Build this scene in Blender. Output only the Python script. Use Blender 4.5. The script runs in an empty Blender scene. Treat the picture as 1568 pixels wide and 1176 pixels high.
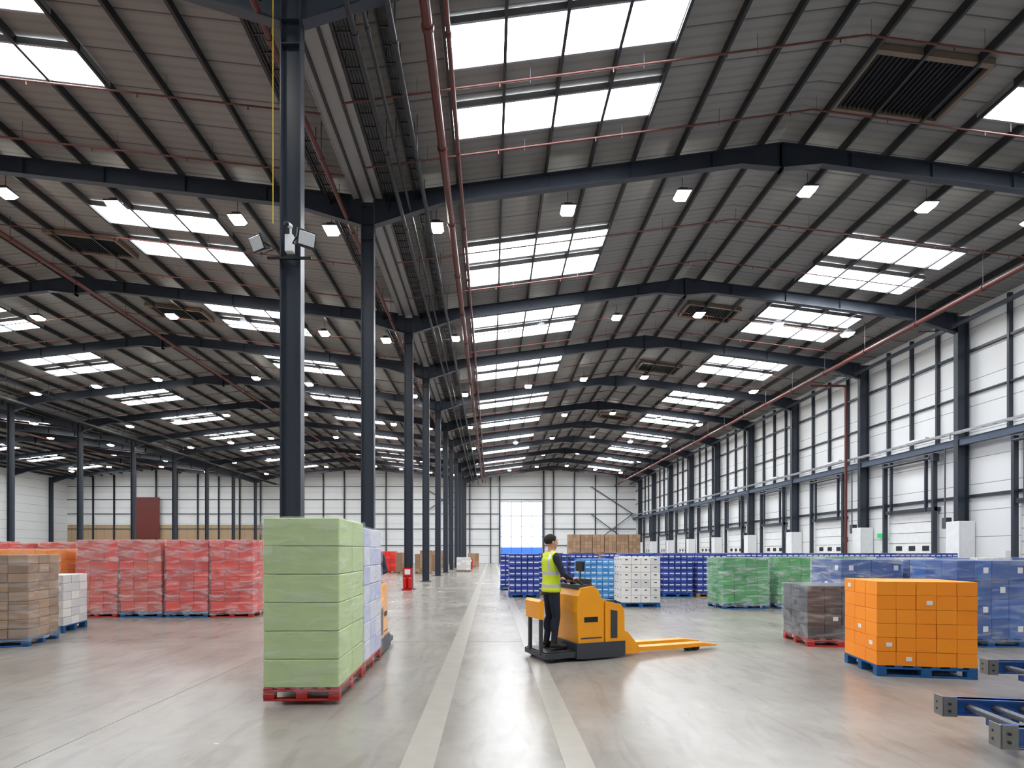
import bpy, math, random, bmesh
from mathutils import Vector, Matrix, Euler
random.seed(7)
scene=bpy.context.scene
scene.view_settings.view_transform='Standard'

def lin(c):
    out=[]
    for v in c:
        v/=255.0
        out.append(v/12.92 if v<=0.04045 else ((v+0.055)/1.055)**2.4)
    return (*out,1.0)

# ------------------------------------------------------------------ materials
def mat(name,col,rough=0.5,metal=0.0,var=0.12,vscale=3.0,bump=0.0,bscale=20,coat=0.0,emit=None,estr=0,stretch=None,spec=0.5):
    m=bpy.data.materials.new(name); m.use_nodes=True
    nt=m.node_tree; b=nt.nodes['Principled BSDF']
    tc=nt.nodes.new('ShaderNodeTexCoord')
    n=nt.nodes.new('ShaderNodeTexNoise'); n.inputs['Scale'].default_value=vscale; n.inputs['Detail'].default_value=4
    mp=nt.nodes.new('ShaderNodeMapping')
    if stretch: mp.inputs['Scale'].default_value=stretch
    nt.links.new(tc.outputs['Object'],mp.inputs['Vector']); nt.links.new(mp.outputs['Vector'],n.inputs['Vector'])
    mix=nt.nodes.new('ShaderNodeMix'); mix.data_type='RGBA'
    c=lin(col)
    mix.inputs['A'].default_value=tuple(x*(1-var) for x in c[:3])+(1,)
    mix.inputs['B'].default_value=tuple(min(1,x*(1+var)) for x in c[:3])+(1,)
    nt.links.new(n.outputs['Fac'],mix.inputs['Factor'])
    nt.links.new(mix.outputs['Result'],b.inputs['Base Color'])
    b.inputs['Roughness'].default_value=rough; b.inputs['Metallic'].default_value=metal
    b.inputs['Coat Weight'].default_value=coat; b.inputs['Coat Roughness'].default_value=0.15
    b.inputs['Specular IOR Level'].default_value=spec
    if bump>0:
        n2=nt.nodes.new('ShaderNodeTexNoise'); n2.inputs['Scale'].default_value=bscale; n2.inputs['Detail'].default_value=3
        n2.inputs['Distortion'].default_value=0.6
        nt.links.new(mp.outputs['Vector'],n2.inputs['Vector'])
        bp=nt.nodes.new('ShaderNodeBump'); bp.inputs['Strength'].default_value=bump; bp.inputs['Distance'].default_value=0.03
        nt.links.new(n2.outputs['Fac'],bp.inputs['Height']); nt.links.new(bp.outputs['Normal'],b.inputs['Normal'])
    if emit:
        b.inputs['Emission Color'].default_value=lin(emit); b.inputs['Emission Strength'].default_value=estr
    return m

def panel_mat(name,col,linecol,axis,pitch,width,rough=0.5,axis2=None,pitch2=1,width2=0.02,var=0.08,micro=None):
    m=mat(name,col,rough,0,var,0.35)
    nt=m.node_tree; b=nt.nodes['Principled BSDF']
    mixr=[n for n in nt.nodes if n.type=='MIX'][0]
    tc=[n for n in nt.nodes if n.type=='TEX_COORD'][0]
    sep=nt.nodes.new('ShaderNodeSeparateXYZ'); nt.links.new(tc.outputs['Object'],sep.inputs[0])
    def line(ax,p,w):
        d=nt.nodes.new('ShaderNodeMath'); d.operation='DIVIDE'; d.inputs[1].default_value=p
        nt.links.new(sep.outputs[ax],d.inputs[0])
        f=nt.nodes.new('ShaderNodeMath'); f.operation='FRACT'; nt.links.new(d.outputs[0],f.inputs[0])
        l=nt.nodes.new('ShaderNodeMath'); l.operation='LESS_THAN'; l.inputs[1].default_value=w/p
        nt.links.new(f.outputs[0],l.inputs[0]); return l
    l=line(axis,pitch,width)
    if axis2 is not None:
        l2=line(axis2,pitch2,width2)
        mx=nt.nodes.new('ShaderNodeMath'); mx.operation='MAXIMUM'
        nt.links.new(l.outputs[0],mx.inputs[0]); nt.links.new(l2.outputs[0],mx.inputs[1]); l=mx
    if micro:
        l3=line(axis,micro,micro*0.35)
        ml=nt.nodes.new('ShaderNodeMath'); ml.operation='MULTIPLY'; ml.inputs[1].default_value=0.2
        nt.links.new(l3.outputs[0],ml.inputs[0])
        mx=nt.nodes.new('ShaderNodeMath'); mx.operation='MAXIMUM'
        nt.links.new(l.outputs[0],mx.inputs[0]); nt.links.new(ml.outputs[0],mx.inputs[1]); l=mx
    m2=nt.nodes.new('ShaderNodeMix'); m2.data_type='RGBA'
    nt.links.new(l.outputs[0],m2.inputs['Factor']); nt.links.new(mixr.outputs['Result'],m2.inputs['A'])
    m2.inputs['B'].default_value=lin(linecol)
    nt.links.new(m2.outputs['Result'],b.inputs['Base Color'])
    return m

def film_mat(name,tint=(235,238,240),amount=0.42,base=0.10):
    m=bpy.data.materials.new(name); m.use_nodes=True; nt=m.node_tree
    b=nt.nodes['Principled BSDF']; out=nt.nodes['Material Output']
    b.inputs['Base Color'].default_value=lin(tint); b.inputs['Roughness'].default_value=0.17
    tr=nt.nodes.new('ShaderNodeBsdfTransparent'); mx=nt.nodes.new('ShaderNodeMixShader')
    tc=nt.nodes.new('ShaderNodeTexCoord'); mp=nt.nodes.new('ShaderNodeMapping'); mp.inputs['Scale'].default_value=(1.0,1.0,4.0)
    mp.inputs['Rotation'].default_value=(0.3,0.2,0)
    n=nt.nodes.new('ShaderNodeTexNoise'); n.inputs['Scale'].default_value=2.2; n.inputs['Detail'].default_value=5; n.inputs['Distortion'].default_value=0.9
    nt.links.new(tc.outputs['Object'],mp.inputs[0]); nt.links.new(mp.outputs[0],n.inputs['Vector'])
    mr=nt.nodes.new('ShaderNodeMapRange'); mr.inputs['From Min'].default_value=0.42; mr.inputs['From Max'].default_value=0.76
    mr.inputs['To Min'].default_value=base; mr.inputs['To Max'].default_value=base+amount
    nt.links.new(n.outputs['Fac'],mr.inputs['Value'])
    bp=nt.nodes.new('ShaderNodeBump'); bp.inputs['Strength'].default_value=1.0; bp.inputs['Distance'].default_value=0.07
    nt.links.new(n.outputs['Fac'],bp.inputs['Height']); nt.links.new(bp.outputs['Normal'],b.inputs['Normal'])
    nt.links.new(mr.outputs[0],mx.inputs[0]); nt.links.new(tr.outputs[0],mx.inputs[1]); nt.links.new(b.outputs[0],mx.inputs[2])
    nt.links.new(mx.outputs[0],out.inputs['Surface'])
    return m

M={}
M['steel']=mat('slate_painted_steel',(46,53,64),0.36,0.1,0.1,1.5)
M['steel_l']=mat('slate_rail_steel',(72,86,106),0.42,0.1,0.1,1.5)
M['purlin']=mat('purlin_steel',(44,45,48),0.5,0.2,0.12,1)
M['galv']=mat('galvanised_steel',(150,152,155),0.38,0.7,0.15,6)
M['gutter']=mat('gutter_liner',(140,141,142),0.5,0.2,0.1,3)
M['dgalv']=mat('dull_galvanised',(84,87,93),0.45,0.4,0.15,3)
M['black']=mat('black_plastic',(24,25,28),0.5)
M['redpipe']=mat('red_oxide_pipe',(88,40,34),0.5,0.0,0.15,2)
M['branch']=mat('branch_pipe_red',(96,52,46),0.5,0.0,0.15,2)
M['dark']=mat('dark_tray',(34,37,42),0.5,0.1)
M['white']=mat('white_paint',(225,226,226),0.45)
M['roof']=panel_mat('roof_lining_sheet',(134,133,131),(78,78,79),1,1.0,0.035,0.6,micro=0.25)
M['wallp']=panel_mat('wall_lining_panel',(222,223,223),(140,142,145),2,1.15,0.03,0.5)
M['brown']=panel_mat('plywood_lining',(176,150,118),(120,100,80),0,1.2,0.03,0.7,axis2=2,pitch2=2.4)
M['sky']=mat('rooflight_sheet',(240,245,250),0.4,emit=(244,249,255),estr=19)
M['lamp']=mat('led_lens',(255,255,250),0.3,emit=(255,250,238),estr=60)
M['yellow']=mat('truck_yellow',(250,166,8),0.32,0,0.05,coat=0.4)
M['tgrey']=mat('truck_grey',(56,60,66),0.45)
M['blue_b']=mat('conveyor_blue',(22,50,120),0.4,0.1)
M['plate']=mat('conveyor_end_plate',(128,128,126),0.45,0.5,0.15,6)
M['film']=film_mat('stretch_film')
M['film2']=film_mat('stretch_film_light',(240,242,245),0.24,0.06)
M['pal_blue']=mat('blue_pallet_wood',(20,84,140),0.7,0,0.25,8)
M['pal_red']=mat('red_pallet_wood',(176,42,38),0.7,0,0.25,8)
M['pal_wood']=mat('pallet_wood',(150,118,84),0.8,0,0.25,8)

# floor: polished concrete with faint mottling and scuffs -----------------
fm=bpy.data.materials.new('polished_concrete'); fm.use_nodes=True; nt=fm.node_tree; b=nt.nodes['Principled BSDF']
tc=nt.nodes.new('ShaderNodeTexCoord')
n1=nt.nodes.new('ShaderNodeTexNoise'); n1.inputs['Scale'].default_value=0.55; n1.inputs['Detail'].default_value=7; n1.inputs['Roughness'].default_value=0.6
n2=nt.nodes.new('ShaderNodeTexNoise'); n2.inputs['Scale'].default_value=7; n2.inputs['Detail'].default_value=8
n4=nt.nodes.new('ShaderNodeTexNoise'); n4.inputs['Scale'].default_value=1.6; n4.inputs['Detail'].default_value=6; n4.inputs['Distortion'].default_value=1.5
mp4=nt.nodes.new('ShaderNodeMapping'); mp4.inputs['Scale'].default_value=(2.2,0.5,1)
for n in (n1,n2): nt.links.new(tc.outputs['Object'],n.inputs['Vector'])
nt.links.new(tc.outputs['Object'],mp4.inputs[0]); nt.links.new(mp4.outputs[0],n4.inputs['Vector'])
r=nt.nodes.new('ShaderNodeValToRGB'); r.color_ramp.elements[0].position=0.25; r.color_ramp.elements[1].position=0.75
r.color_ramp.elements[0].color=lin((130,124,117)); r.color_ramp.elements[1].color=lin((160,154,145))
nt.links.new(n1.outputs['Fac'],r.inputs[0])
mx=nt.nodes.new('ShaderNodeMix'); mx.data_type='RGBA'; mx.blend_type='MULTIPLY'; mx.inputs['Factor'].default_value=0.3
r2=nt.nodes.new('ShaderNodeValToRGB'); r2.color_ramp.elements[0].position=0.3; r2.color_ramp.elements[0].color=(0.6,0.6,0.6,1)
nt.links.new(n2.outputs['Fac'],r2.inputs[0]); nt.links.new(r.outputs[0],mx.inputs['A']); nt.links.new(r2.outputs[0],mx.inputs['B'])
mxb=nt.nodes.new('ShaderNodeMix'); mxb.data_type='RGBA'; mxb.blend_type='MULTIPLY'; mxb.inputs['Factor'].default_value=0.35
r3=nt.nodes.new('ShaderNodeValToRGB'); r3.color_ramp.elements[0].position=0.38; r3.color_ramp.elements[1].position=0.5; r3.color_ramp.elements[0].color=(0.7,0.67,0.63,1)
nt.links.new(n4.outputs['Fac'],r3.inputs[0]); nt.links.new(mx.outputs['Result'],mxb.inputs['A']); nt.links.new(r3.outputs[0],mxb.inputs['B'])
nt.links.new(mxb.outputs['Result'],b.inputs['Base Color'])
mr=nt.nodes.new('ShaderNodeMapRange'); mr.inputs['From Min'].default_value=0.3; mr.inputs['From Max'].default_value=0.7
mr.inputs['To Min'].default_value=0.22; mr.inputs['To Max'].default_value=0.28
nt.links.new(n1.outputs['Fac'],mr.inputs[0]); nt.links.new(mr.outputs[0],b.inputs['Roughness'])
b.inputs['Specular IOR Level'].default_value=0.5
M['floor']=fm
M['line']=mat('floor_line_paint',(158,152,143),0.26,0,0.1,5)
M['joint']=mat('slab_joint',(118,113,107),0.4)

# ------------------------------------------------------------------ mesh builder
class MB:
    def __init__(s): s.v=[];s.f=[];s.m=[]
    def add(s,vs,fs,mi=0):
        o=len(s.v); s.v+= [tuple(v) for v in vs]
        for f in fs: s.f.append(tuple(i+o for i in f)); s.m.append(mi)
    def hexa(s,p,mi=0):
        s.add(p,[(0,3,2,1),(4,5,6,7),(0,1,5,4),(1,2,6,5),(2,3,7,6),(3,0,4,7)],mi)
    def box(s,c,d,mi=0,rz=0,R=None):
        h=[x/2 for x in d]; p=[(-h[0],-h[1],-h[2]),(h[0],-h[1],-h[2]),(h[0],h[1],-h[2]),(-h[0],h[1],-h[2]),(-h[0],-h[1],h[2]),(h[0],-h[1],h[2]),(h[0],h[1],h[2]),(-h[0],h[1],h[2])]
        if rz: R=Matrix.Rotation(rz,3,'Z')
        c=Vector(c)
        p=[(R@Vector(q) if R else Vector(q))+c for q in p]
        s.hexa(p,mi)
    def b2(s,a,b,mi=0):
        s.box([(a[i]+b[i])/2 for i in range(3)],[abs(b[i]-a[i]) for i in range(3)],mi)
    def frame(s,p0,p1,up):
        z=(Vector(p1)-Vector(p0)); L=z.length; z.normalize(); up=Vector(up)
        if abs(z.dot(up))>0.99: up=Vector((0,1,0))
        x=up.cross(z).normalized(); y=z.cross(x).normalized()
        return x,y,z,L
    def beam(s,p0,p1,w,h,mi=0,up=(0,0,1)):
        x,y,z,L=s.frame(p0,p1,up); p0=Vector(p0);p1=Vector(p1)
        p=[]
        for q in (p0,p1):
            p+=[q-x*w/2-y*h/2,q+x*w/2-y*h/2,q+x*w/2+y*h/2,q-x*w/2+y*h/2]
        s.hexa(p,mi)
    def ibeam(s,p0,p1,w,d,t=0.02,mi=0,up=(0,0,1)):
        x,y,z,L=s.frame(p0,p1,up); p0=Vector(p0);p1=Vector(p1)
        s.beam(p0,p1,t,d-2*t,mi,up)
        for sg in (1,-1):
            o=y*sg*(d/2-t/2); s.beam(p0+o,p1+o,w,t,mi,up)
    def cyl(s,p0,p1,r,n=10,mi=0,r2=None,caps=True):
        if r2 is None:r2=r
        x,y,z,L=s.frame(p0,p1,(0,0,1)); p0=Vector(p0);p1=Vector(p1)
        vs=[];fs=[]
        for i in range(n):
            a=2*math.pi*i/n; vs.append(p0+(x*math.cos(a)+y*math.sin(a))*r)
        for i in range(n):
            a=2*math.pi*i/n; vs.append(p1+(x*math.cos(a)+y*math.sin(a))*r2)
        for i in range(n): j=(i+1)%n; fs.append((i,j,n+j,n+i))
        if caps: fs.append(tuple(range(n))[::-1]); fs.append(tuple(range(n,2*n)))
        s.add(vs,fs,mi)
    def ell(s,c,r,mi=0,seg=16,ring=10,R=None):
        vs=[];fs=[];c=Vector(c)
        def T(v):
            v=Vector(v)
            return (R@v if R else v)+c
        vs.append(T((0,0,-r[2])))
        for k in range(1,ring):
            t=-math.pi/2+math.pi*k/ring
            for i in range(seg):
                a=2*math.pi*i/seg
                vs.append(T((r[0]*math.cos(t)*math.cos(a),r[1]*math.cos(t)*math.sin(a),r[2]*math.sin(t))))
        vs.append(T((0,0,r[2]))); last=len(vs)-1
        for i in range(seg): fs.append((0,1+(i+1)%seg,1+i))
        for k in range(ring-2):
            for i in range(seg):
                a=1+k*seg+i; b_=1+k*seg+(i+1)%seg
                fs.append((a,b_,b_+seg,a+seg))
        for i in range(seg): fs.append((last,last-seg+i,last-seg+(i+1)%seg))
        s.add(vs,fs,mi)
    def cap(s,p0,p1,r0,r1,n=14,mi=0):
        s.cyl(p0,p1,r0,n,mi,r1); s.ell(p0,(r0,)*3,mi,n,8); s.ell(p1,(r1,)*3,mi,n,8)
    def loft(s,secs,n=24,mi=0):
        vs=[];fs=[]
        for cx,cz,rx,ry in secs:
            for i in range(n):
                a=2*math.pi*i/n; c_,s_=math.cos(a),math.sin(a)
                vs.append((cx+rx*math.copysign(abs(c_)**.85,c_),ry*math.copysign(abs(s_)**.85,s_),cz))
        for k in range(len(secs)-1):
            for i in range(n): j=(i+1)%n; fs.append((k*n+i,k*n+j,(k+1)*n+j,(k+1)*n+i))
        fs.append(tuple(range(n))[::-1]); fs.append(tuple(range((len(secs)-1)*n,len(secs)*n)))
        s.add(vs,fs,mi)
    def prism(s,pts,y0,y1,mi=0):
        n=len(pts); vs=[(x,y0,z) for x,z in pts]+[(x,y1,z) for x,z in pts]
        fs=[tuple(range(n)),tuple(range(n,2*n))[::-1]]+[(i,n+i,n+(i+1)%n,(i+1)%n) for i in range(n)]
        s.add(vs,fs,mi)
    def mesh(s,name,mats):
        me=bpy.data.meshes.new(name); me.from_pydata(s.v,[],s.f)
        for m in mats: me.materials.append(M[m] if isinstance(m,str) else m)
        for p,i in zip(me.polygons,s.m): p.material_index=i
        me.update()
        bm=bmesh.new(); bm.from_mesh(me); bmesh.ops.recalc_face_normals(bm,faces=bm.faces); bm.to_mesh(me); bm.free()
        return me
    def obj(s,name,mats,loc=(0,0,0),rz=0,bevel=0,seg=2,smooth=False):
        return place(name,s.mesh(name,mats),loc,rz,bevel,seg,smooth)
def place(name,me,loc=(0,0,0),rz=0,bevel=0,seg=2,smooth=False):
    o=bpy.data.objects.new(name,me); scene.collection.objects.link(o)
    o.location=loc; o.rotation_euler=(0,0,rz)
    if smooth:
        for p in me.polygons:p.use_smooth=True
    if bevel:
        md=o.modifiers.new('bevel','BEVEL'); md.width=bevel; md.segments=seg; md.limit_method='ANGLE'; md.angle_limit=0.6
    return o

# ------------------------------------------------------------------ building
SP=[(-61.6,-47.5,-33.0,12.38,14.05),(-33.0,-18.4,-3.65,12.38,14.05),(-3.65,8.6,20.85,12.38,13.98)]
def roofz(x):
    for a,m,b_,e,t in SP:
        if a<=x<=b_ or (x>20 and b_>20) or (x<-60 and a<-60):
            if x<=m: return e+(t-e)*(x-a)/(m-a)
            return e+(t-e)*(b_-x)/(b_-m)
FY=[-2.6,3.6,9.83,15.9,23.75,30,36.8,43,49.4,55.8,62.2,68.6,75]
Y0,Y1=-9.0,78.2; XL,XR=-61.9,21.2

g=MB(); g.b2((XL-0.3,Y0-0.3,-0.25),(XR+0.3,Y1+0.3,0)); g.obj('floor',['floor'])
g=MB()
for y in [9.83,15.9,23.75,30,36.8,43,49.4,55.8,62.2,68.6]:
    g.b2((XL,y-0.005,0.0),(XR,y+0.005,0.002))
for x in (-28,-22,-16,-10,-3.65,7.5,13.5):
    g.b2((x-0.005,Y0,0.0),(x+0.005,Y1,0.002))
g.obj('floor_slab_joints',['joint'])
g=MB(); g.b2((-0.70,Y0,0.0),(-0.44,Y1-1,0.004)); g.b2((0.57,Y0,0.0),(0.80,Y1-1,0.004)); g.obj('floor_marking_lines',['line'])

g=MB()
for a,m,b_,e,t in SP:
    a2=a-(0.6 if a<-60 else 0); b2=b_+(0.6 if b_>20 else 0)
    ea=roofz(a)-(t-e)/(m-a)*(a-a2); eb=roofz(b_)-(t-e)/(b_-m)*(b2-b_)
    for x0,z0,x1,z1 in ((a2,ea,m,t),(m,t,b2,eb)):
        g.hexa([(x0,Y0,z0),(x1,Y0,z1),(x1,Y1+.2,z1),(x0,Y1+.2,z0),(x0,Y0,z0+.12),(x1,Y0,z1+.12),(x1,Y1+.2,z1+.12),(x0,Y1+.2,z0+.12)])
g.obj('ceiling',['roof'])

g=MB(); PX=[]
P1=[-2.3,-1.0,0.3,1.6,2.9,4.2,5.5,6.8,8.0]
PX+=P1; PX+=[17.2-x for x in P1]
for c in (-18.4,-47.5):
    for sg in (-1,1):
        PX+=[c+sg*d for d in (0.5,1.95,3.4,4.9,6.35,7.8,9.2,10.6,12.0,13.4)]
for x in PX:
    z=roofz(x)
    g.b2((x-0.02,Y0,z-0.24),(x+0.02,Y1,z-0.01)); g.b2((x-0.02,Y0,z-0.245),(x+0.05,Y1,z-0.23))
g.obj('roof_purlins',['purlin'])

g=MB()
for a,m,b_,e,t in SP:
    for (xe,xm) in ((a,m),(b_,m)):
        sg=1 if xm>xe else -1
        def tz(x): return roofz(x)-0.24
        L=abs(xm-xe)
        X=[xe+sg*0.2,xe+sg*2.2,xm-sg*1.2,xm]; D=[0.84,0.46,0.46,0.72]
        top=[(x,tz(min(max(x,a),b_))) for x in X]; bot=[(x,z-d) for (x,z),d in zip(top,D)]
        g.prism(top+bot[::-1],-0.012,0.012)
        for pts in (top,bot):
            for p,q in zip(pts[:-1],pts[1:]):
                g.beam((p[0],0,p[1]),(q[0],0,q[1]),0.2,0.025)
        for x in [xe+sg*(0.6+2.4*k) for k in range(int(L/2.4))]:
            z=tz(x); g.b2((x-0.008,-0.09,z-0.46),(x+0.008,0.09,z-0.02))
        g.b2((xm-0.03,-0.11,t-0.24-0.8),(xm+0.03,0.11,t-0.26))
rme=g.mesh('roof_rafter',['steel'])
for y in FY: place('roof_rafter',rme,(0,y,0))

g=MB()
g.b2((-0.19,-0.1,0.02),(-0.165,0.1,12.02)); g.b2((0.165,-0.1,0.02),(0.19,0.1,12.02)); g.b2((-0.166,-0.008,0.02),(0.166,0.008,12.02))
g.b2((-0.3,-0.25,0),(0.3,0.25,0.03))
for z in (10.9,11.35,11.9): g.b2((-0.166,-0.1,z-0.01),(0.166,0.1,z+0.01))
for sx in(-.12,.12):
    for sy in(-.18,.18): g.cyl((sx,sy,0.03),(sx,sy,0.08),0.02,8)
cme=g.mesh('steel_column',['steel'])
g=MB()
g.b2((-0.25,-0.11,0.02),(-0.225,0.11,12.1)); g.b2((0.225,-0.11,0.02),(0.25,0.11,12.1)); g.b2((-0.226,-0.01,0.02),(0.226,0.01,12.1)); g.b2((-0.32,-0.25,0),(0.32,0.25,0.03))
wme=g.mesh('steel_wall_column',['steel'])
for y in FY:
    place('steel_column',cme,(-3.65,y,0)); place('steel_column',cme,(-33.0,y,0))
    place('steel_wall_column',wme,(20.85,y,0)); place('steel_wall_column',wme,(-61.6,y,0))

g=MB(); g.b2((XR,Y0,0),(XR+0.2,Y1+0.2,12.4)); g.obj('wall_right',['wallp'])
g=MB(); g.b2((XL-0.2,Y0,0),(XL,Y1+0.2,12.4)); g.obj('wall_left',['wallp'])
def gable(y,name,hole=None):
    g=MB()
    for a,m,b_,e,t in SP:
        a2=a-(0.3 if a<-60 else 0); b2=b_+(0.35 if b_>20 else 0)
        xs=sorted(set([a2,m,b2]+([hole[0],hole[1]] if hole and a<hole[0]<b_ else [])))
        for x0,x1 in zip(xs[:-1],xs[1:]):
            zb=hole[2] if hole and x0>=hole[0]-1e-6 and x1<=hole[1]+1e-6 else 0
            z0=roofz(min(max(x0,a),b_)) ; z1=roofz(min(max(x1,a),b_))
            if abs(x0-b_)<1e-6: z0=e
            g.prism([(x0,zb),(x1,zb),(x1,z1),(x0,z0)],y,y+0.2)
    g.obj(name,['wallp'])
gable(Y1,'wall_back',(1.4,7.5,9.0)); gable(Y0-0.2,'wall_front')
g=MB(); g.b2((XL+0.1,Y1-0.06,0),(-26,Y1-0.01,5.6)); g.obj('trim_1',['brown'])
g=MB()
x=-58
posts=[]
while x<21:
    if not(1.2<x<7.7): posts.append(x)
    x+=3.05
for x in posts: g.ibeam((x,Y1-0.16,0),(x,Y1-0.16,roofz(x)-0.25),0.14,0.22,0.02,0,(0,1,0))
for x in (1.25,7.65): g.ibeam((x,Y1-0.18,0),(x,Y1-0.18,roofz(x)-0.25),0.2,0.26,0.02,0,(0,1,0))
for z in (2.6,5.0,7.2,9.3,11.2):
    for x0,x1 in ((XL+.1,1.2),(7.7,XR-.1)) if z<9.2 else ((XL+.1,XR-.1),):
        g.b2((x0,Y1-0.1,z-0.05),(x1,Y1-0.065,z+0.05))
for p,q in (((14.5,2.6),(20.6,7.2)),((14.5,7.2),(20.6,2.6)),((14.5,11.2),(20.6,7.2)),((-10,7.2),(-4,11.2)),((-10,11.2),(-4,7.2))):
    g.cyl((p[0],Y1-0.3,p[1]),(q[0],Y1-0.3,q[1]),0.06,8)
g.obj('gable_wall_framing',['steel'])
g=MB()
g.b2((-52.3,Y1-0.4,3.6),(-48.2,Y1-0.32,9.6))
for k in range(20): g.b2((-52.3,Y1-0.43,3.7+k*0.3),(-48.2,Y1-0.4,3.8+k*0.3))
g.obj('roller_shutter',[mat('shutter_red',(110,44,38),0.5)])
g=MB()
W0,W1=1.4,7.5
for x in [W0+0.05+(W1-W0-0.1)*k/4 for k in range(5)]: g.b2((x-0.035,Y1+0.02,0),(x+0.035,Y1+0.12,9.0))
for z in (0.06,1.2,2.4,3.9,5.4,6.9,8.94): g.b2((W0,Y1+0.02,z-0.035),(W1,Y1+0.12,z+0.035))
g.obj('window_1',['steel_l'])
g=MB(); g.b2((-80,Y1+0.4,-0.3),(90,220,-0.26)); g.obj('yard_ground',[mat('yard_concrete',(170,170,168),0.8)])
g=MB(); g.b2((-2,110,-0.26),(14,112.4,2.6))
for k in range(60): g.b2((-1.9+k*0.265,109.95,-0.1),(-1.78+k*0.265,110,2.5))
g.obj('shipping_container',[mat('container_blue',(60,110,180),0.5)])

g=MB()
xw=XR-0.08
for z,h in ((10.5,0.1),(8.6,0.06),(4.1,0.12)): g.b2((xw-0.06,Y0,z-h/2),(xw+0.07,Y1,z+h/2),0)
g.b2((XR-0.55,Y0,6.35),(XR-0.25,Y1,6.62),1)
g.b2((XR-0.6,Y0,6.62),(XR-0.2,Y1,6.64),1)
for a,b_ in zip(FY[:-1],FY[1:]):
    for k in (1,2,3):
        y=a+(b_-a)*k/4; g.b2((xw-0.1,y-0.045,6.65),(xw+0.07,y+0.045,12.2),0)
g.obj('wall_rails',['steel','steel_l'])
g=MB()
dw=3.0
g.b2((-0.06,-dw/2,0.0),(0.0,dw/2,3.6),0)
for k in range(1,7): g.b2((-0.065,-dw/2,k*0.52-0.012),(-0.058,dw/2,k*0.52+0.012),3)
for k in range(3):
    g.b2((-0.075,-1.05+k*0.85,1.7),(-0.06,-0.65+k*0.85,1.95),2)
for sy in (-1,1):
    g.b2((-0.35,sy*(dw/2+0.02),0),(-0.15,sy*(dw/2+0.14),6.3),1); g.b2((-0.33,sy*(dw/2-0.42),3.6),(-0.2,sy*(dw/2-0.34),6.3),1)
g.b2((-0.3,-dw/2-0.14,3.6),(0,dw/2+0.14,3.78),1)
g.cyl((-0.38,-dw/2,6.1),(-0.38,dw/2,6.1),0.07,10,1)
g.b2((-0.48,-dw/2-0.3,5.9),(-0.2,-dw/2-0.1,6.25),1)
g.b2((-0.12,dw/2+0.3,1.2),(0,dw/2+0.6,1.7),4)
g.b2((-0.55,-dw/2-0.30,0),(-0.36,-dw/2-0.05,1.1),4); g.b2((-0.55,dw/2+0.05,0),(-0.36,dw/2+0.30,1.1),4)
dme=g.mesh('dock_door',['white','steel','black','dgalv',mat('control_box_grey',(190,192,195),0.5)])
i=1
for a,b_ in zip(FY[1:-1],FY[2:]):
    place('door_%d'%i,dme,(XR-0.02,(a+b_)/2,0)); i+=1
g=MB(); g.b2((-0.32,-0.34,0),(0.32,-0.26,3.0)); g.b2((-0.32,0.26,0),(0.32,0.34,3.0)); g.b2((-0.40,-0.34,0),(-0.32,0.34,3.0)); g.b2((-0.42,-0.36,0),(-0.38,0.36,0.5))
gm=g.mesh('column_guard',['white'])
for y in FY: place('column_guard',gm,(20.85,y,0),0,0.02)
g=MB()
for x in (20.35,20.6): g.b2((x-0.01,Y0,6.85),(x+0.01,Y1,6.93))
y=Y0+0.3
while y<Y1: g.b2((20.35,y-0.015,6.86),(20.6,y+0.015,6.88)); y+=0.5
for y in FY: g.b2((20.33,y-.02,6.64),(20.37,y+.02,6.9))
g.obj('wall_cable_tray',['galv'])
g=MB()
for y in FY:
    g.cyl((20.55,y+.5,3.2),(20.55,y+.5,6.3),0.03,8,0); g.b2((20.5,y+.38,2.7),(20.75,y+.62,3.2),0)
    g.b2((20.38,y+1.4,6.96),(20.57,y+2.6,7.05),1)
g.obj('wall_conduits',['dgalv','white'])

def skylight(x0,x1,rows,cells):
    g=MB()
    for ya,yb in rows:
        z0,z1=roofz(x0)-0.13,roofz(x1)-0.13
        g.hexa([(x0,ya,z0-.02),(x1,ya,z1-.02),(x1,yb,z1-.02),(x0,yb,z0-.02),(x0,ya,z0+.01),(x1,ya,z1+.01),(x1,yb,z1+.01),(x0,yb,z0+.01)],0)
        for y in (ya,yb): g.beam((x0,y,z0+.03),(x1,y,z1+.03),0.05,0.15,1)
        for x,z in ((x0,z0),(x1,z1)): g.beam((x,ya,z+.03),(x,yb,z+.03),0.07,0.15,1)
    g.obj('skylight',['sky','galv'])
bays=list(zip(FY[:-1],FY[1:]))
for k,(a,b_) in enumerate(bays):
    if abs(a-9.83)<.01:   A=[(11.1,12.15),(13.2,14.2)]; B=[(11.4,12.5),(13.3,14.3)]; C=[(10.3,11.15),(11.95,12.9)]
    elif abs(a-15.9)<.01: A=[(19.2,20.3),(20.8,22.1)]; B=[(19.7,20.9),(21.6,22.9)]; C=[(18.0,19.0),(20.0,21.0)]
    else:
        A=[(a+1.25,a+2.4),(a+3.0,a+4.25)]; B=[(a+1.5,a+2.6),(a+3.2,a+4.4)]; C=[(a+1.2,a+2.2),(a+3.1,a+4.1)]
    skylight(-1.0,4.2,A,4); skylight(13.0,17.5,B,3)
    for c in (-18.4,-47.5):
        skylight(c+4.9,c+9.2,C,3); skylight(c-9.2,c-4.9,C,3)

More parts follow.
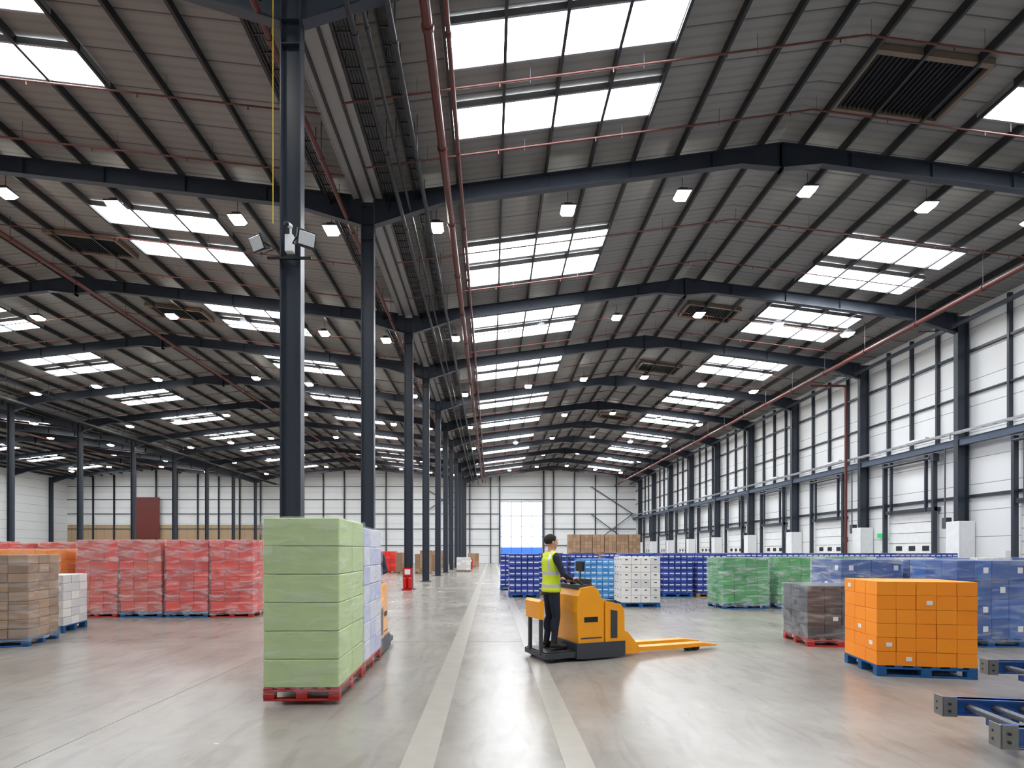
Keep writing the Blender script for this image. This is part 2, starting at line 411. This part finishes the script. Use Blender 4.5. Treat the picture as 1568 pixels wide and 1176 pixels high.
vf=mat('vent_frame',(116,102,88),0.6)
def vent(x0,x1,y0,y1):
    g=MB(); z0,z1=roofz(x0)-0.03,roofz(x1)-0.03
    g.hexa([(x0,y0,z0-.03),(x1,y0,z1-.03),(x1,y1,z1-.03),(x0,y1,z0-.03),(x0,y0,z0),(x1,y0,z1),(x1,y1,z1),(x0,y1,z0)],1)
    for y in (y0,y1): g.beam((x0,y,z0-.08),(x1,y,z1-.08),0.12,0.16,0)
    for x,z in ((x0,z0),(x1,z1)): g.beam((x,y0,z-.08),(x,y1,z-.08),0.12,0.16,0)
    n=int((x1-x0)/0.12)
    for k in range(1,n):
        t=k/n; x=x0+(x1-x0)*t; z=z0+(z1-z0)*t-0.07
        g.beam((x,y0,z),(x,y1,z),0.02,0.09,2)
    g.obj('roof_louvre_vent',[vf,'black','dark'])
vent(9.3,12.1,12.9,14.6)
for y in (26.0,34,46.5): vent(9.6,12.1,y,y+1.4)
vent(-16.9,-14.2,20.2,21.5); vent(-16.9,-14.2,26.2,27.4)

def pipe(name,x,z,r,y0=Y0+.1,y1=Y1-.5,m='redpipe'):
    g=MB(); g.cyl((x,y0,z),(x,y1,z),r,12)
    y=1.0
    while y<Y1-2:
        if y>y0 and y<y1:
            g.cyl((x-0.0,y,z),(x,y,roofz(x)-0.03),0.012,6,1); g.cyl((x,y-.04,z),(x,y+.04,z),r*1.25,12)
        y+=3.1
    return g.obj(name,[m,'dgalv'])
pipe('sprinkler_main_pipe',-1.22,11.75,0.10)
pipe('sprinkler_main_pipe',-0.82,11.6,0.05)
pipe('sprinkler_main_pipe',-4.25,11.5,0.06)
pipe('sprinkler_main_pipe',18.0,11.3,0.10)
pipe('sprinkler_main_pipe',-17.6,13.1,0.08)
pipe('sprinkler_main_pipe',-45,13.1,0.09)
pipe('service_pipe',-2.62,11.6,0.06,m='dark'); pipe('service_pipe',-2.38,11.72,0.04,m='dark'); pipe('service_pipe',-1.85,11.45,0.055,m='dark')
pipe('service_pipe',-29,11.9,0.07,m='dark')
def branch(y,x0,x1,drop=0.5,r=0.022):
    g=MB()
    xs=[x0]
    for a,m,b_,e,t in SP:
        for q in (a,m,b_):
            if x0<q<x1: xs.append(q)
    xs.append(x1); xs=sorted(set(xs))
    for p,q in zip(xs[:-1],xs[1:]):
        g.cyl((p,y,roofz(p)-drop),(q,y,roofz(q)-drop),r,8)
    x=x0+1
    while x<x1:
        z=roofz(x)-drop; g.cyl((x,y,z),(x,y,z-0.1),0.014,6); g.cyl((x+.7,y,z),(x+.7,y,roofz(x)-.05),0.006,4,1); x+=2.6
    g.obj('sprinkler_branch_pipe',['branch','dgalv'])
for k,(a,b_) in enumerate(bays[1:]):
    L=b_-a
    for t in (0.40,0.74):
        y=a+L*t
        branch(y,-3.4,20.4); branch(y+0.3,-32.7,-4.0)
    if k%2==0: branch(a+L*.5,-61,-33.5)
def ladder(name,x,z,w,m='dgalv'):
    g=MB()
    for s_ in (-1,1): g.b2((x+s_*w/2-.012,Y0+.2,z-.06),(x+s_*w/2+.012,Y1-.6,z+.06))
    y=Y0+.5
    while y<Y1-.6: g.b2((x-w/2,y-.02,z-.02),(x+w/2,y+.02,z+.0)); y+=0.4
    for k in range(4): g.cyl((x-w/2+.08+k*w/5,Y0+.3,z+.02),(x-w/2+.08+k*w/5,Y1-.8,z+.02),0.02,6,1)
    y=1.0
    while y<Y1-2:
        for s_ in(-1,1): g.cyl((x+s_*w/2,y,z),(x+s_*w/2,y,roofz(x+s_*w/2)-.03),0.01,5)
        y+=2.1
    g.obj(name,[m,'dark'])
ladder('cable_tray',-2.95,12.05,0.35,'dark'); ladder('cable_tray',-2.1,12.15,0.3,'dark'); ladder('cable_tray',-4.6,12.0,0.3,'dark'); ladder('cable_tray',-31,11.4,0.5,'dark')
for x in (-3.65,-33.0):
    g=MB(); ya,yb=Y0+.1,Y1-.1; g.b2((x-.42,ya,12.12),(x+.42,yb,12.15))
    for s_ in (-1,1): g.b2((x+s_*.42-.015,ya,12.10),(x+s_*.42+.015,yb,12.34)); g.b2((x+s_*.2-.03,ya,12.06),(x+s_*.2+.03,yb,12.12),1)
    g.obj('valley_gutter',['gutter','purlin'])
g=MB()
g.beam((20.3,Y0,11.55),(20.3,Y1,11.55),0.12,0.16)
for y in FY[3:]:
    g.cyl((20.6,y+.05,11.5),(19.9,y+1.2,11.9),0.03,6)
g.obj('eave_beam',['steel'])

g=MB(); g.cyl((20.2,30.5,0),(20.2,30.5,11.1),0.07,12); g.cyl((20.2,30.5,11.1),(18.15,30.5,11.1),0.07,12); g.cyl((20.2,30.5,2.2),(20.2,30.5,2.5),0.11,12)
g.obj('sprinkler_riser_pipe',['redpipe'])
g=MB(); g.cyl((-3.95,9.7,7.6),(-3.95,9.7,12.0),0.008,6); g.obj('chain_pull_cord',[mat('yellow_cord',(220,190,40),0.5)])

g=MB(); g.b2((-0.23,-0.23,0.0),(0.23,0.23,0.05),0); g.b2((-0.12,-0.12,0.05),(0.12,0.12,0.16),0)
g.hexa([(-.16,-.16,-.11),(.16,-.16,-.11),(.16,.16,-.11),(-.16,.16,-.11),(-.22,-.22,-.002),(.22,-.22,-.002),(.22,.22,-.002),(-.22,.22,-.002)],1)
for k in range(6): g.b2((-0.17+k*.065,-0.17,0.05),(-0.16+k*.065,0.17,0.10),0)
g.cyl((0,0,0.16),(0,0,0.55),0.01,6,0)
lme=g.mesh('high_bay_lamp',['dgalv','lamp'])
for y in (8.1,17.1,26.0,35.3,44.5,53.5,62.5,71.5):
    for x in (-1.75,2.45,6.1,10.1,13.9,17.3,-5.1,-8.1,-12,-15.5,-22,-26,-30,-38,-44,-51,-56):
        place('high_bay_lamp',lme,(x,y,roofz(x)-0.60))
fg=mat('flood_glass',(200,205,210),0.15)
def flood(x,y,z,rz):
    g=MB()
    R=Matrix.Rotation(0.5,3,'X')
    g.box((0,0,0),(0.32,0.1,0.26),0,R=R); g.box((0,-0.05,-0.028),(0.27,0.02,0.21),1,R=R)
    for s_ in(-1,1): g.b2((s_*.17-.01,-.03,-.05),(s_*.17+.01,.22,-.02),0)
    g.b2((-.18,.2,-.05),(.18,.22,-.02),0)
    for k in range(5): g.box((-0.12+k*.06,0.07,0.03),(0.012,0.07,0.22),0,R=R)
    g.obj('flood_light',['black',fg],(x,y,z),rz,0.006,1)
flood(-4.1,9.45,7.1,-0.5); flood(-3.25,9.4,7.15,0.6)
g=MB(); g.b2((-3.70,9.60,7.05),(-3.56,9.72,7.35),0); g.cyl((-3.6,9.62,7.5),(-3.6,9.45,7.44),0.04,12,0); g.ell((-3.6,9.43,7.43),(.045,.04,.045),1); g.cyl((-3.6,9.62,7.3),(-3.6,9.62,7.5),.02,8,0); g.b2((-4.05,9.68,6.95),(-3.25,9.72,6.99),1)
g.obj('security_camera',['white','black'])

# ------------------------------------------------------------------ pallet loads
def load(name,x,y,w,d,h,nx,ny,nz,cols,pal='pal_blue',rz=0,film=None,lift=0,gap=0.008,label=False,hole=False,jit=0.004,bevel=0.008,lean=0.0,band=False):
    g=MB(); ph=0.144
    mats=list(cols)+[pal]+([film] if film else [])+['white','black']
    ip=len(cols); ifl=ip+1 if film else None; iw=len(mats)-2; ib=len(mats)-1
    pw,pd=w*1.0,d*1.0
    for k in range(6):
        xx=-pw/2+0.05+(pw-0.1)*k/5
        g.box((xx,0,ph-0.011),(0.1,pd,0.022),ip)
    for yy in (-pd/2+.05,0,pd/2-.05):
        g.box((0,yy,ph-0.033),(pw,0.1,0.022),ip); g.box((0,yy,0.011),(pw,0.1,0.022),ip)
        for xx in (-pw/2+.06,0,pw/2-.06): g.box((xx,yy,0.061),(0.12,0.1,0.078),ip)
    bw,bd,bh=w/nx,d/ny,(h-ph)/nz
    for k in range(nz):
        for i in range(nx):
            for j in range(ny):
                if 0<i<nx-1 and 0<j<ny-1 and k<nz-1: continue
                sh=lean*k/nz
                cx=-w/2+bw*(i+.5)+random.uniform(-jit,jit)+sh; cy=-d/2+bd*(j+.5)+random.uniform(-jit,jit)
                cz=ph+bh*(k+.5)
                c=random.randrange(len(cols))
                g.box((cx,cy,cz),(bw-gap,bd-gap,bh-gap*0.7),c)
                if band:
                    for zz,hh in ((0.02,.22),):
                        if j==0: g.box((cx,cy-bd/2+gap/2-.001,cz+bh*zz),(bw*.72,0.004,bh*hh),iw)
                        if i==0: g.box((cx-bw/2+gap/2-.001,cy,cz+bh*zz),(0.004,bd*.72,bh*hh),iw)
                        if i==nx-1: g.box((cx+bw/2-gap/2+.001,cy,cz+bh*zz),(0.004,bd*.72,bh*hh),iw)
                if label and random.random()<label:
                    if j==0: g.box((cx+bw*.15,cy-bd/2+gap/2-.001,cz),(bw*.3,0.004,bh*.3),iw)
                    if i==0: g.box((cx-bw/2+gap/2-.001,cy,cz),(0.004,bd*.3,bh*.3),iw)
                    if i==nx-1: g.box((cx+bw/2-gap/2+.001,cy,cz),(0.004,bd*.3,bh*.3),iw)
                if hole:
                    if j==0: g.box((cx,cy-bd/2+gap/2,cz+bh*.15),(bw*.28,0.006,bh*.14),ib)
                    if i==0: g.box((cx-bw/2+gap/2,cy,cz+bh*.15),(0.006,bd*.28,bh*.14),ib)
    if film:
        z0,z1=ph*0.5,h+0.012; e=0.02
        N=14; ringp=[]
        for s_ in range(4*N):
            q=s_/N; side=int(q); t=q-side
            W=w/2+e; Dd=d/2+e
            P=[(-W+2*W*t,-Dd),(W,-Dd+2*Dd*t),(W-2*W*t,Dd),(-W,Dd-2*Dd*t)][side]
            ringp.append(P)
        K=12; vs=[];fs=[]
        for k in range(K+1):
            z=z0+(z1-z0)*k/K
            for P in ringp:
                f=1+random.uniform(-0.006,0.010) if 0<k<K else 1
                vs.append((P[0]*f+lean*k/K,P[1]*f,z+(random.uniform(-.02,.02) if k==0 else 0)))
        n=4*N
        for k in range(K):
            for i in range(n): j=(i+1)%n; fs.append((k*n+i,k*n+j,(k+1)*n+j,(k+1)*n+i))
        g.add(vs,fs,ifl)
        g.add([(-w/2-e+lean,-d/2-e,z1),(w/2+e+lean,-d/2-e,z1),(w/2+e+lean,d/2+e,z1),(-w/2-e+lean,d/2+e,z1)],[(0,1,2,3)],ifl)
    return g.obj(name,mats,(x,y,lift),rz,bevel,1)

def cm(key,col,**k):
    k.setdefault('rough',0.5); k.setdefault('var',.07); M[key]=mat(key,col,**k); return key
red=[cm('red_box_a',(222,46,34),coat=.4,bump=.2,bscale=5),cm('red_box_b',(232,58,44),coat=.4,bump=.2,bscale=5),cm('red_box_c',(200,36,30),coat=.4,bump=.2,bscale=5)]
coral=[cm('coral_a',(198,64,48),coat=.4,bump=.2,bscale=5),cm('coral_b',(208,80,62),coat=.4,bump=.2,bscale=5)]
orange=[cm('orange_box',(248,142,12),rough=.55,var=.04),cm('orange_box_b',(250,148,18),rough=.55,var=.04)]
brown=[cm('cardboard_a',(162,130,102),rough=.8),cm('cardboard_b',(142,114,90),rough=.8)]
white=[cm('white_carton',(226,224,220),rough=.5),cm('white_carton_b',(206,206,206),rough=.5)]
dgrey=[cm('dark_carton',(56,56,62),rough=.3,bump=.3,bscale=8,coat=.8),cm('dark_carton_b',(44,44,50),rough=.3,coat=.8)]
blue=[cm('blue_a',(32,94,172),rough=.35,coat=.4),cm('blue_b',(24,78,152),rough=.35,coat=.4)]
bluew=[cm('navy_pack',(38,60,142),rough=.4),cm('indigo_pack',(58,76,162),rough=.4)]
lblue=[cm('sky_pack',(84,156,214),rough=.4),cm('sky_pack_b',(64,134,200),rough=.4)]
green=[cm('green_a',(40,138,58),rough=.35,coat=.5),cm('green_b',(56,154,70),rough=.35,coat=.5)]
pgreen=[cm('pale_green_box',(188,208,150),rough=.6,var=.04),cm('pale_green_box_b',(185,205,147),rough=.6,var=.04)]
lilac=[cm('lilac_carton',(196,198,226),rough=.5),cm('lilac_carton_b',(214,216,226),rough=.5)]

load('pallet_of_green_boxes',-2.06,6.37,0.82,1.2,1.98,1,2,6,pgreen,'pal_red',0.02,'film2',lift=0.04,jit=0.002)
load('pallet_of_lilac_boxes',-2.09,7.64,0.82,1.2,1.93,2,3,7,lilac,'pal_red',0.02,'film2',lift=0.04)
load('pallet_of_orange_boxes',5.79,7.47,1.17,0.93,1.26,5,3,6,orange,'pal_blue',-0.19,None,label=0.10,jit=0.003,gap=.006)
load('pallet_of_dark_boxes',6.12,9.75,1.12,1.0,1.06,4,3,4,dgrey,'pal_red',-0.12,'film2',label=.12)
load('pallet_of_blue_boxes',8.65,9.75,1.2,1.0,1.50,4,3,4,blue,'pal_blue',0,'film2',label=0.5)
load('pallet_of_blue_boxes',7.6,11.2,1.2,1.0,1.50,4,3,4,blue,'pal_blue',0,'film',label=0.4)
load('pallet_of_blue_boxes',8.95,11.2,1.2,1.0,1.50,4,3,4,blue,'pal_blue',0,'film',label=0.4)
load('pallet_of_blue_boxes',10.0,9.8,1.2,1.0,1.48,4,3,4,blue,'pal_blue',0,'film2',label=0.4)
load('pallet_of_green_packs',7.35,16.0,1.35,1.0,1.48,4,3,5,green,'pal_blue',0.05,'film')
load('pallet_of_green_packs',9.0,16.0,1.3,1.0,1.50,4,3,5,green,'pal_blue',-0.04,'film')
load('pallet_of_green_packs',10.9,16.6,1.3,1.0,1.50,4,3,5,green,'pal_blue',0,'film')
load('pallet_of_white_tubs',4.45,16.4,1.15,1.0,1.50,4,3,6,white,'pal_blue',0,None,hole=True)
load('pallet_of_light_blue_packs',3.45,18.0,1.15,1.0,1.42,6,5,7,lblue,'pal_blue',0,None,band=True)
for x,y in ((1.2,19.8),(2.35,20.9),(0.95,23.5),(6.8,20.0),(8.05,20.0),(5.5,20.2),(3.55,20.9)):
    load('pallet_of_blue_white_packs',x,y,1.1,1.0,1.58,5,4,7,bluew,'pal_wood' if random.random()<.4 else 'pal_blue',0,None,gap=.015,band=True)
for k in range(11):
    load('pallet_of_blue_white_packs',6.0+k*1.27,22.6,1.15,1.0,1.6,5,3,7,bluew,'pal_blue',0,'film2' if k%3==0 else None,gap=.015,band=True)
for k in range(7):
    load('pallet_of_blue_boxes' if k%2 else 'pallet_of_white_boxes',11.8+k*1.3,18.6+0.1*(k%2),1.15,1.0,1.45,4,3,6,blue if k%2 else white,'pal_blue',0,'film2')
for k in range(8):
    load('pallet_of_blue_white_packs',3+k*1.6,27.0+0.2*(k%2),1.15,1.0,1.6,5,3,6,bluew,'pal_blue',0,None,gap=.015,band=True)
for k,(x,l) in enumerate(((-9.95,0.05),(-8.83,-0.03),(-7.69,0.02),(-6.56,0.0))):
    load('pallet_of_red_boxes',x,14.0,1.05,1.0,1.95,3,3,7,(coral+red[:1]) if k<2 else red,('pal_red','pal_blue','pal_blue','pal_red')[k],0.02*(k-1),'film',lean=l)
for k in range(9):
    load('pallet_of_red_boxes',-7.2-k*1.25,15.6,1.1,1.0,1.95-0.03*(k%3),3,2,6,red if k%2 else coral,'pal_red',0,'film')
for k in range(8):
    load('pallet_of_orange_boxes',-11.4-k*1.25,13.9+.1*(k%2),1.15,1.0,1.72,4,3,6,orange,'pal_blue',0,'film2')
for k in range(9):
    load('pallet_of_red_boxes',-9.5-k*1.3,18.2,1.1,1.0,1.95,3,2,6,red,'pal_red',0,None)
load('pallet_of_brown_boxes',-8.77,9.66,1.22,1.0,1.60,4,3,9,brown,'pal_blue',0.25,'film2')
load('pallet_of_white_boxes',-9.35,11.2,1.15,1.0,1.18,4,3,6,white,'pal_blue',0.25,None,hole=True)
for k in range(6):
    load('stack_of_brown_boxes',9.3+k*1.35,60.5,1.3,1.2,3.6,3,2,9,brown,'pal_wood',0,None)
for x,y,c,h in ((-5.2,41,brown,1.5),(-6.6,41,brown,1.6),(-8.2,43,red,1.7),(-4.95,46.5,brown,1.7),(-5,52,brown,1.8),(-6.4,53,brown,1.8),(-2.3,45,white,1.2),(-9.5,47,brown,1.7),(-11,50,brown,1.7),(-1.9,58,brown,1.5)):
    load('pallet_of_%s_boxes'%('brown' if c is brown else 'red' if c is red else 'white'),x,y,1.15,1.0,h,3,2,5,c,'pal_wood',0,None)

g=MB(); g.b2((-.22,-.1,0),(.22,.12,.05),0); g.b2((-.2,.06,.05),(.2,.1,.95),0)
g.cyl((-.09,-.02,.1),(-.09,-.02,.5),.075,14,0); g.ell((-.09,-.02,.5),(.075,.075,.06),0); g.cyl((-.09,-.02,.55),(-.09,-.02,.62),.025,8,1); g.b2((-.1,-.1,.6),(-.08,.04,.63),1)
g.cyl((.1,-.02,.1),(.1,-.02,.5),.075,14,0); g.ell((.1,-.02,.5),(.075,.075,.06),0); g.cyl((.1,-.02,.55),(.1,-.02,.62),.025,8,1)
g.b2((-.12,.04,.68),(.12,.058,.9),2)
fe=g.mesh('fire_extinguisher_stand',[mat('extinguisher_red',(200,20,20),.3),'black','white'])
place('fire_extinguisher_stand',fe,(-3.6,23.0,0))
place('fire_extinguisher_stand',fe,(-2.0,52,0))

# ------------------------------------------------------------------ trucks
g=MB()
Y_,D_,K_,S_=0,1,2,3
g.prism([(-0.02,.04),(-0.02,.27),(.84,.27),(.84,.06),(.76,.03),(.08,.03)],-.385,.385,D_)
g.prism([(0.02,.25),(0.0,.74),(0.02,.98),(.08,1.10),(.28,1.13),(.36,1.08),(.42,.95),(.47,.90),(.47,.25)],-.355,.355,Y_)
g.prism([(.485,.25),(.485,.90),(.76,.84),(.83,.76),(.84,.25)],-.37,.37,Y_)
g.prism([(.58,.32),(.58,.76),(.70,.74),(.70,.32)],-.378,.378,D_)
g.b2((.50,-.28,.875),(.74,.28,.895),K_)
g.b2((.05,-.28,1.08),(.31,.28,1.145),D_)
g.b2((.27,-.24,1.13),(.32,.24,1.23),D_)
g.cyl((.18,0,1.10),(.09,0,1.19),.035,12,K_)
g.cyl((.07,-.22,1.22),(.07,.22,1.22),.017,12,K_); g.cyl((.07,-.22,1.22),(.17,-.26,1.13),.017,10,K_); g.cyl((.07,.22,1.22),(.17,.26,1.13),.017,10,K_)
g.prism([(-.54,.06),(-.54,.14),(-.02,.14),(-.02,.06)],-.36,.36,D_); g.b2((-.52,-.33,.14),(-.04,.33,.158),K_)
for s_ in (-1,1): g.b2((-.55,s_*.19-.025,.1),(-.50,s_*.19+.025,.74),D_)
g.prism([(-.57,.64),(-.585,.90),(-.55,.94),(-.50,.91),(-.50,.64)],-.25,.25,Y_); g.b2((-.50,-.21,.67),(-.48,.21,.89),K_)
g.prism([(.84,.05),(.84,.42),(.92,.40),(1.14,.15),(1.14,.05)],-.33,.33,Y_)
for s_ in (-1,1):
    g.prism([(1.05,.06),(1.05,.135),(2.45,.125),(2.73,.085),(2.76,.06)],s_*.21-.085,s_*.21+.085,Y_)
    g.cyl((2.35,s_*.21-.06,.05),(2.35,s_*.21+.06,.05),.05,14,K_); g.cyl((2.2,s_*.21-.06,.05),(2.2,s_*.21+.06,.05),.05,14,K_)
g.cyl((.28,-.06,.115),(.28,.06,.115),.115,20,K_)
for s_ in(-1,1): g.cyl((.2,s_*.29-.04,.075),(.2,s_*.29+.04,.075),.075,16,K_); g.cyl((-.42,s_*.3-.03,.05),(-.42,s_*.3+.03,.05),.05,12,K_)
for s_ in (-1,1):
    g.b2((.12,s_*.356,.58),(.36,s_*.361,.66),K_)
    g.b2((.06,s_*.356,.33),(.43,s_*.361,.35),D_)
g.cyl((.38,.2,1.05),(.38,.2,1.4),.012,8,D_); g.b2((.35,.1,1.34),(.40,.3,1.50),K_)
tme=g.mesh('ride_on_pallet_truck',['yellow','tgrey','black','galv'])

# ------------------------------------------------------------------ worker
def remesh(mb,vox,it=2,fac=.5):
    me=bpy.data.meshes.new('tmp'); me.from_pydata(mb.v,[],mb.f)
    o=bpy.data.objects.new('tmp',me); scene.collection.objects.link(o)
    r=o.modifiers.new('r','REMESH'); r.mode='VOXEL'; r.voxel_size=vox
    s_=o.modifiers.new('s','SMOOTH'); s_.iterations=it; s_.factor=fac
    dg=bpy.context.evaluated_depsgraph_get(); dg.update()
    out=bpy.data.meshes.new_from_object(o.evaluated_get(dg))
    bpy.data.objects.remove(o)
    for p in out.polygons: p.use_smooth=True
    return out
sk=mat('skin',(206,154,128),.5,var=.04); hv=mat('hi_vis_yellow',(214,232,40),.6,var=.05,bump=.15,bscale=14); nv=mat('navy_cloth',(32,38,56),.85,bump=.3,bscale=12); rf=mat('reflective_tape',(205,208,210),.3,.3)
bt=mat('boot_leather',(26,22,20),.6); hr=mat('dark_hair',(34,26,22),.8,bump=.6,bscale=60); ey=mat('eye_dark',(30,22,18),.3); lp=mat('lips',(170,100,90),.5); ew=mat('eye_white',(225,220,214),.3)
arms=[]
g=MB()
g.loft([(0,.84,.118,.160),(0,.90,.128,.172),(0,.98,.122,.166),(0,1.08,.112,.155),(.002,1.18,.118,.162),(.002,1.28,.126,.176),(-.002,1.36,.122,.184),(-.006,1.42,.102,.172),(-.010,1.465,.078,.125),(-.008,1.50,.06,.07)])
g.cap((-.01,0,1.45),(.008,0,1.56),.060,.054)
for s_ in (-1,1):
    g.cap((-.01,s_*.04,1.475),(-.01,s_*.185,1.425),.052,.056)
    sh=Vector((-.01,s_*.195,1.405)); el=Vector((.06,s_*.275,1.16)); wr=Vector((.27,s_*.165,1.075))
    g.cap(sh,el,.062,.047); g.cap(el,wr,.046,.030); arms.append((sh,el)); arms.append((el,wr))
    hp=Vector((0,s_*.085,.90)); kn=Vector((.03,s_*.112,.50)); an=Vector((-.02,s_*.125,.10))
    g.cap(hp,kn,.096,.064); g.cap(kn,an,.062,.046)
    g.ell((-.012,s_*.115,.36),(.060,.055,.13))
    g.cap((-.03,s_*.13,.06),(.10,s_*.145,.045),.05,.042); g.ell((.13,s_*.148,.042),(.075,.048,.042)); g.b2((-.08,s_*.135-.045,.0),(.19,s_*.145+.045,.022))
bm_=remesh(g,.008,4,.5)
for m in (nv,hv,rf,bt,sk): bm_.materials.append(m)
def dseg(p,a,b_):
    ab=b_-a; t=max(0,min(1,(p-a).dot(ab)/ab.length_squared)); return (p-a-ab*t).length
for p in bm_.polygons:
    c=p.center; k=0
    darm=min(dseg(c,a,b_) for a,b_ in arms)
    if c.z<.13: k=3
    elif c.z>1.49 and abs(c.y)<.075: k=4
    elif c.z>.875 and abs(c.y)<.19 and not(darm<.066 and (abs(c.y)>.168 or c.x>.14)):
        k=1
        if .945<c.z<.995 or 1.14<c.z<1.19: k=2
        elif .09<abs(c.y)<.135 and c.z>1.19: k=2
    p.material_index=k
for v in bm_.vertices:
    c=v.co
    if .88<c.z<1.40 and abs(c.y)<.19 and min(dseg(c,a,b_) for a,b_ in arms)>.064:
        v.co=Vector((c.x*1.06,c.y*1.05,c.z))
g=MB(); hz=1.645
g.ell((-.005,0,hz+.02),(.098,.076,.098)); g.ell((.035,0,hz-.035),(.062,.056,.075)); g.ell((.055,0,hz-.085),(.034,.032,.03))
g.ell((.098,0,hz-.008),(.012,.011,.024)); g.ell((.106,0,hz-.022),(.014,.015,.012)); g.ell((.078,0,hz+.03),(.02,.055,.012))
for s_ in (-1,1):
    g.ell((.0,s_*.078,hz-.005),(.018,.009,.030)); g.ell((.062,s_*.035,hz-.03),(.025,.022,.025))
g.cap((-.005,0,1.52),(.008,0,1.60),.052,.054)
hm=remesh(g,.005,3,.5); hm.materials.append(sk)
g=MB(); g.ell((-.014,0,hz+.035),(.104,.085,.092),0,48,32)
hairm=g.mesh('hair',[hr])
bm=bmesh.new(); bm.from_mesh(hairm)
def hcut(c):
    return c.z<hz-.045 or (c.x>-.03 and c.z<hz-.045+(c.x+.03))
dl=[f for f in bm.faces if hcut(f.calc_center_median()) or (f.calc_center_median().x>.05 and f.calc_center_median().z<hz+.058)]
bmesh.ops.delete(bm,geom=dl,context='FACES'); bm.to_mesh(hairm); bm.free()
g=MB()
for s_ in (-1,1):
    g.ell((.080,s_*.032,hz+.006),(.010,.013,.006),0); g.ell((.0885,s_*.031,hz+.006),(.004,.0055,.0055),1); g.ell((.089,s_*.033,hz+.024),(.006,.018,.003),1)
g.ell((.088,0,hz-.055),(.010,.022,.005),2)
facem=g.mesh('face_features',[ew,ey,lp])
def hand(s_):
    g=MB()
    g.ell((-.035,0,.012),(.048,.042,.017)); g.cap((-.10,0,.0),(-.05,0,.010),.026,.026)
    g.box((-.015,0,.018),(.06,.075,.022))
    for i,(yy,l) in enumerate(((-.032,.85),(-.011,1.0),(.011,1.05),(.032,.95))):
        yy*=-s_
        P=[Vector((.008,yy,.024)),Vector((.008+.034*l,yy,.020)),Vector((.010+.040*l,yy*1.02,-.006)),Vector((.006+.022*l,yy*1.02,-.024))]
        for a,b_,ra,rb in zip(P[:-1],P[1:],(.0095,.009,.008),(.009,.008,.007)): g.cap(a,b_,ra,rb,10)
    P=[Vector((-.045,-s_*.032,.004)),Vector((-.018,-s_*.050,-.008)),Vector((.008,-s_*.040,-.022))]
    for a,b_,ra,rb in zip(P[:-1],P[1:],(.013,.0105),(.0105,.009)): g.cap(a,b_,ra,rb,10)
    m=remesh(g,.0035,1,.4); m.materials.append(sk); return m
hands={s_:hand(s_) for s_ in (-1,1)}
def worker(parent_loc,rz,headturn=0):
    e=bpy.data.objects.new('warehouse_worker',bm_); scene.collection.objects.link(e)
    e.location=parent_loc; e.rotation_euler=(0,0,rz)
    for nm,me in (('head',hm),('hair',hairm),('face_features',facem)):
        o=bpy.data.objects.new(nm,me); scene.collection.objects.link(o); o.parent=e
        o.rotation_euler=(0,0,headturn)
        for p in me.polygons:p.use_smooth=True
    for s_ in (-1,1):
        o=bpy.data.objects.new('hand',hands[s_]); scene.collection.objects.link(o); o.parent=e
        o.location=(.325,s_*.155,1.062); o.rotation_euler=(0,0,-s_*.12)
def truck(x,y,rz,ht=0):
    place('ride_on_pallet_truck',tme,(x,y,0),rz,.012,2)
    c,s_=math.cos(rz),math.sin(rz); lx=-.255
    worker((x+c*lx,y+s_*lx,.158),rz,ht)
truck(1.17,8.40,math.radians(21),-.1)
truck(-2.13,9.2,math.radians(-88.5))

# ------------------------------------------------------------------ conveyors
def conveyor(x,y,L,W,h,rz=0,off=0.35):
    g=MB()
    for k,yy in enumerate((-W/2,W/2)):
        x0=-off if k==0 else 0
        g.b2((x0,yy-.03,h-.13),(L,yy+.03,h),0); g.b2((x0,yy-.05,h-.015),(L,yy+.05,h+.0),0); g.b2((x0,yy-.05,h-.14),(L,yy+.05,h-.125),0)
        g.b2((x0-.06,yy-.06,h-.15),(x0+.05,yy-.05,h+.02),1); g.b2((x0-.06,yy-.06,h-.15),(x0-.05,yy+.06,h+.02),1)
        for zz in(.03,-.03):
            g.cyl((x0-.01,yy-.07,h-.07+zz),(x0-.01,yy-.06,h-.07+zz),.012,8,2)
            g.cyl((x0-.062,yy+.02,h-.07+zz),(x0-.058,yy+.02,h-.07+zz),.012,8,2)
        for lx in (x0+.5,L*.6,L-.1):
            g.b2((lx-.03,yy-.03,0),(lx+.03,yy+.03,h-.13),0); g.b2((lx-.06,yy-.06,0),(lx+.06,yy+.06,.01),1)
    x1=.15
    while x1<L:
        g.cyl((x1,-W/2+.03,h-.07),(x1,W/2-.03,h-.07),.028,12,3); x1+=.2
    g.b2((.3,-W/2,h-.22),(.36,W/2,h-.16),0); g.b2((L*.6,-W/2,.15),(L*.6+.05,W/2,.2),0)
    g.obj('roller_conveyor',['blue_b','plate','black','dgalv'],(x,y,0),rz,.003,1)
conveyor(3.85,4.22,3.2,0.78,0.40,-.16,.1)
conveyor(5.62,5.72,3.0,0.70,0.42,-.08,.12)

g=MB(); g.b2((21.05,28.6,2.4),(21.09,29.2,2.65)); g.obj('exit_sign',[mat('exit_green',(30,150,90),.4,emit=(40,190,110),estr=.6)])

# ------------------------------------------------------------------ world, camera
w=bpy.data.worlds.new('World'); scene.world=w; w.use_nodes=True; nt=w.node_tree
bg=nt.nodes['Background']; bg.inputs['Color'].default_value=lin((215,230,250)); bg.inputs['Strength'].default_value=4.0
cam=bpy.data.cameras.new('camera'); co=bpy.data.objects.new('camera',cam); scene.collection.objects.link(co)
co.location=(0,0,1.65); co.rotation_euler=(math.pi/2,0,0)
cam.sensor_width=36; cam.lens=18.83; cam.shift_x=0.0204; cam.shift_y=0.164
cam.clip_end=500
scene.camera=co
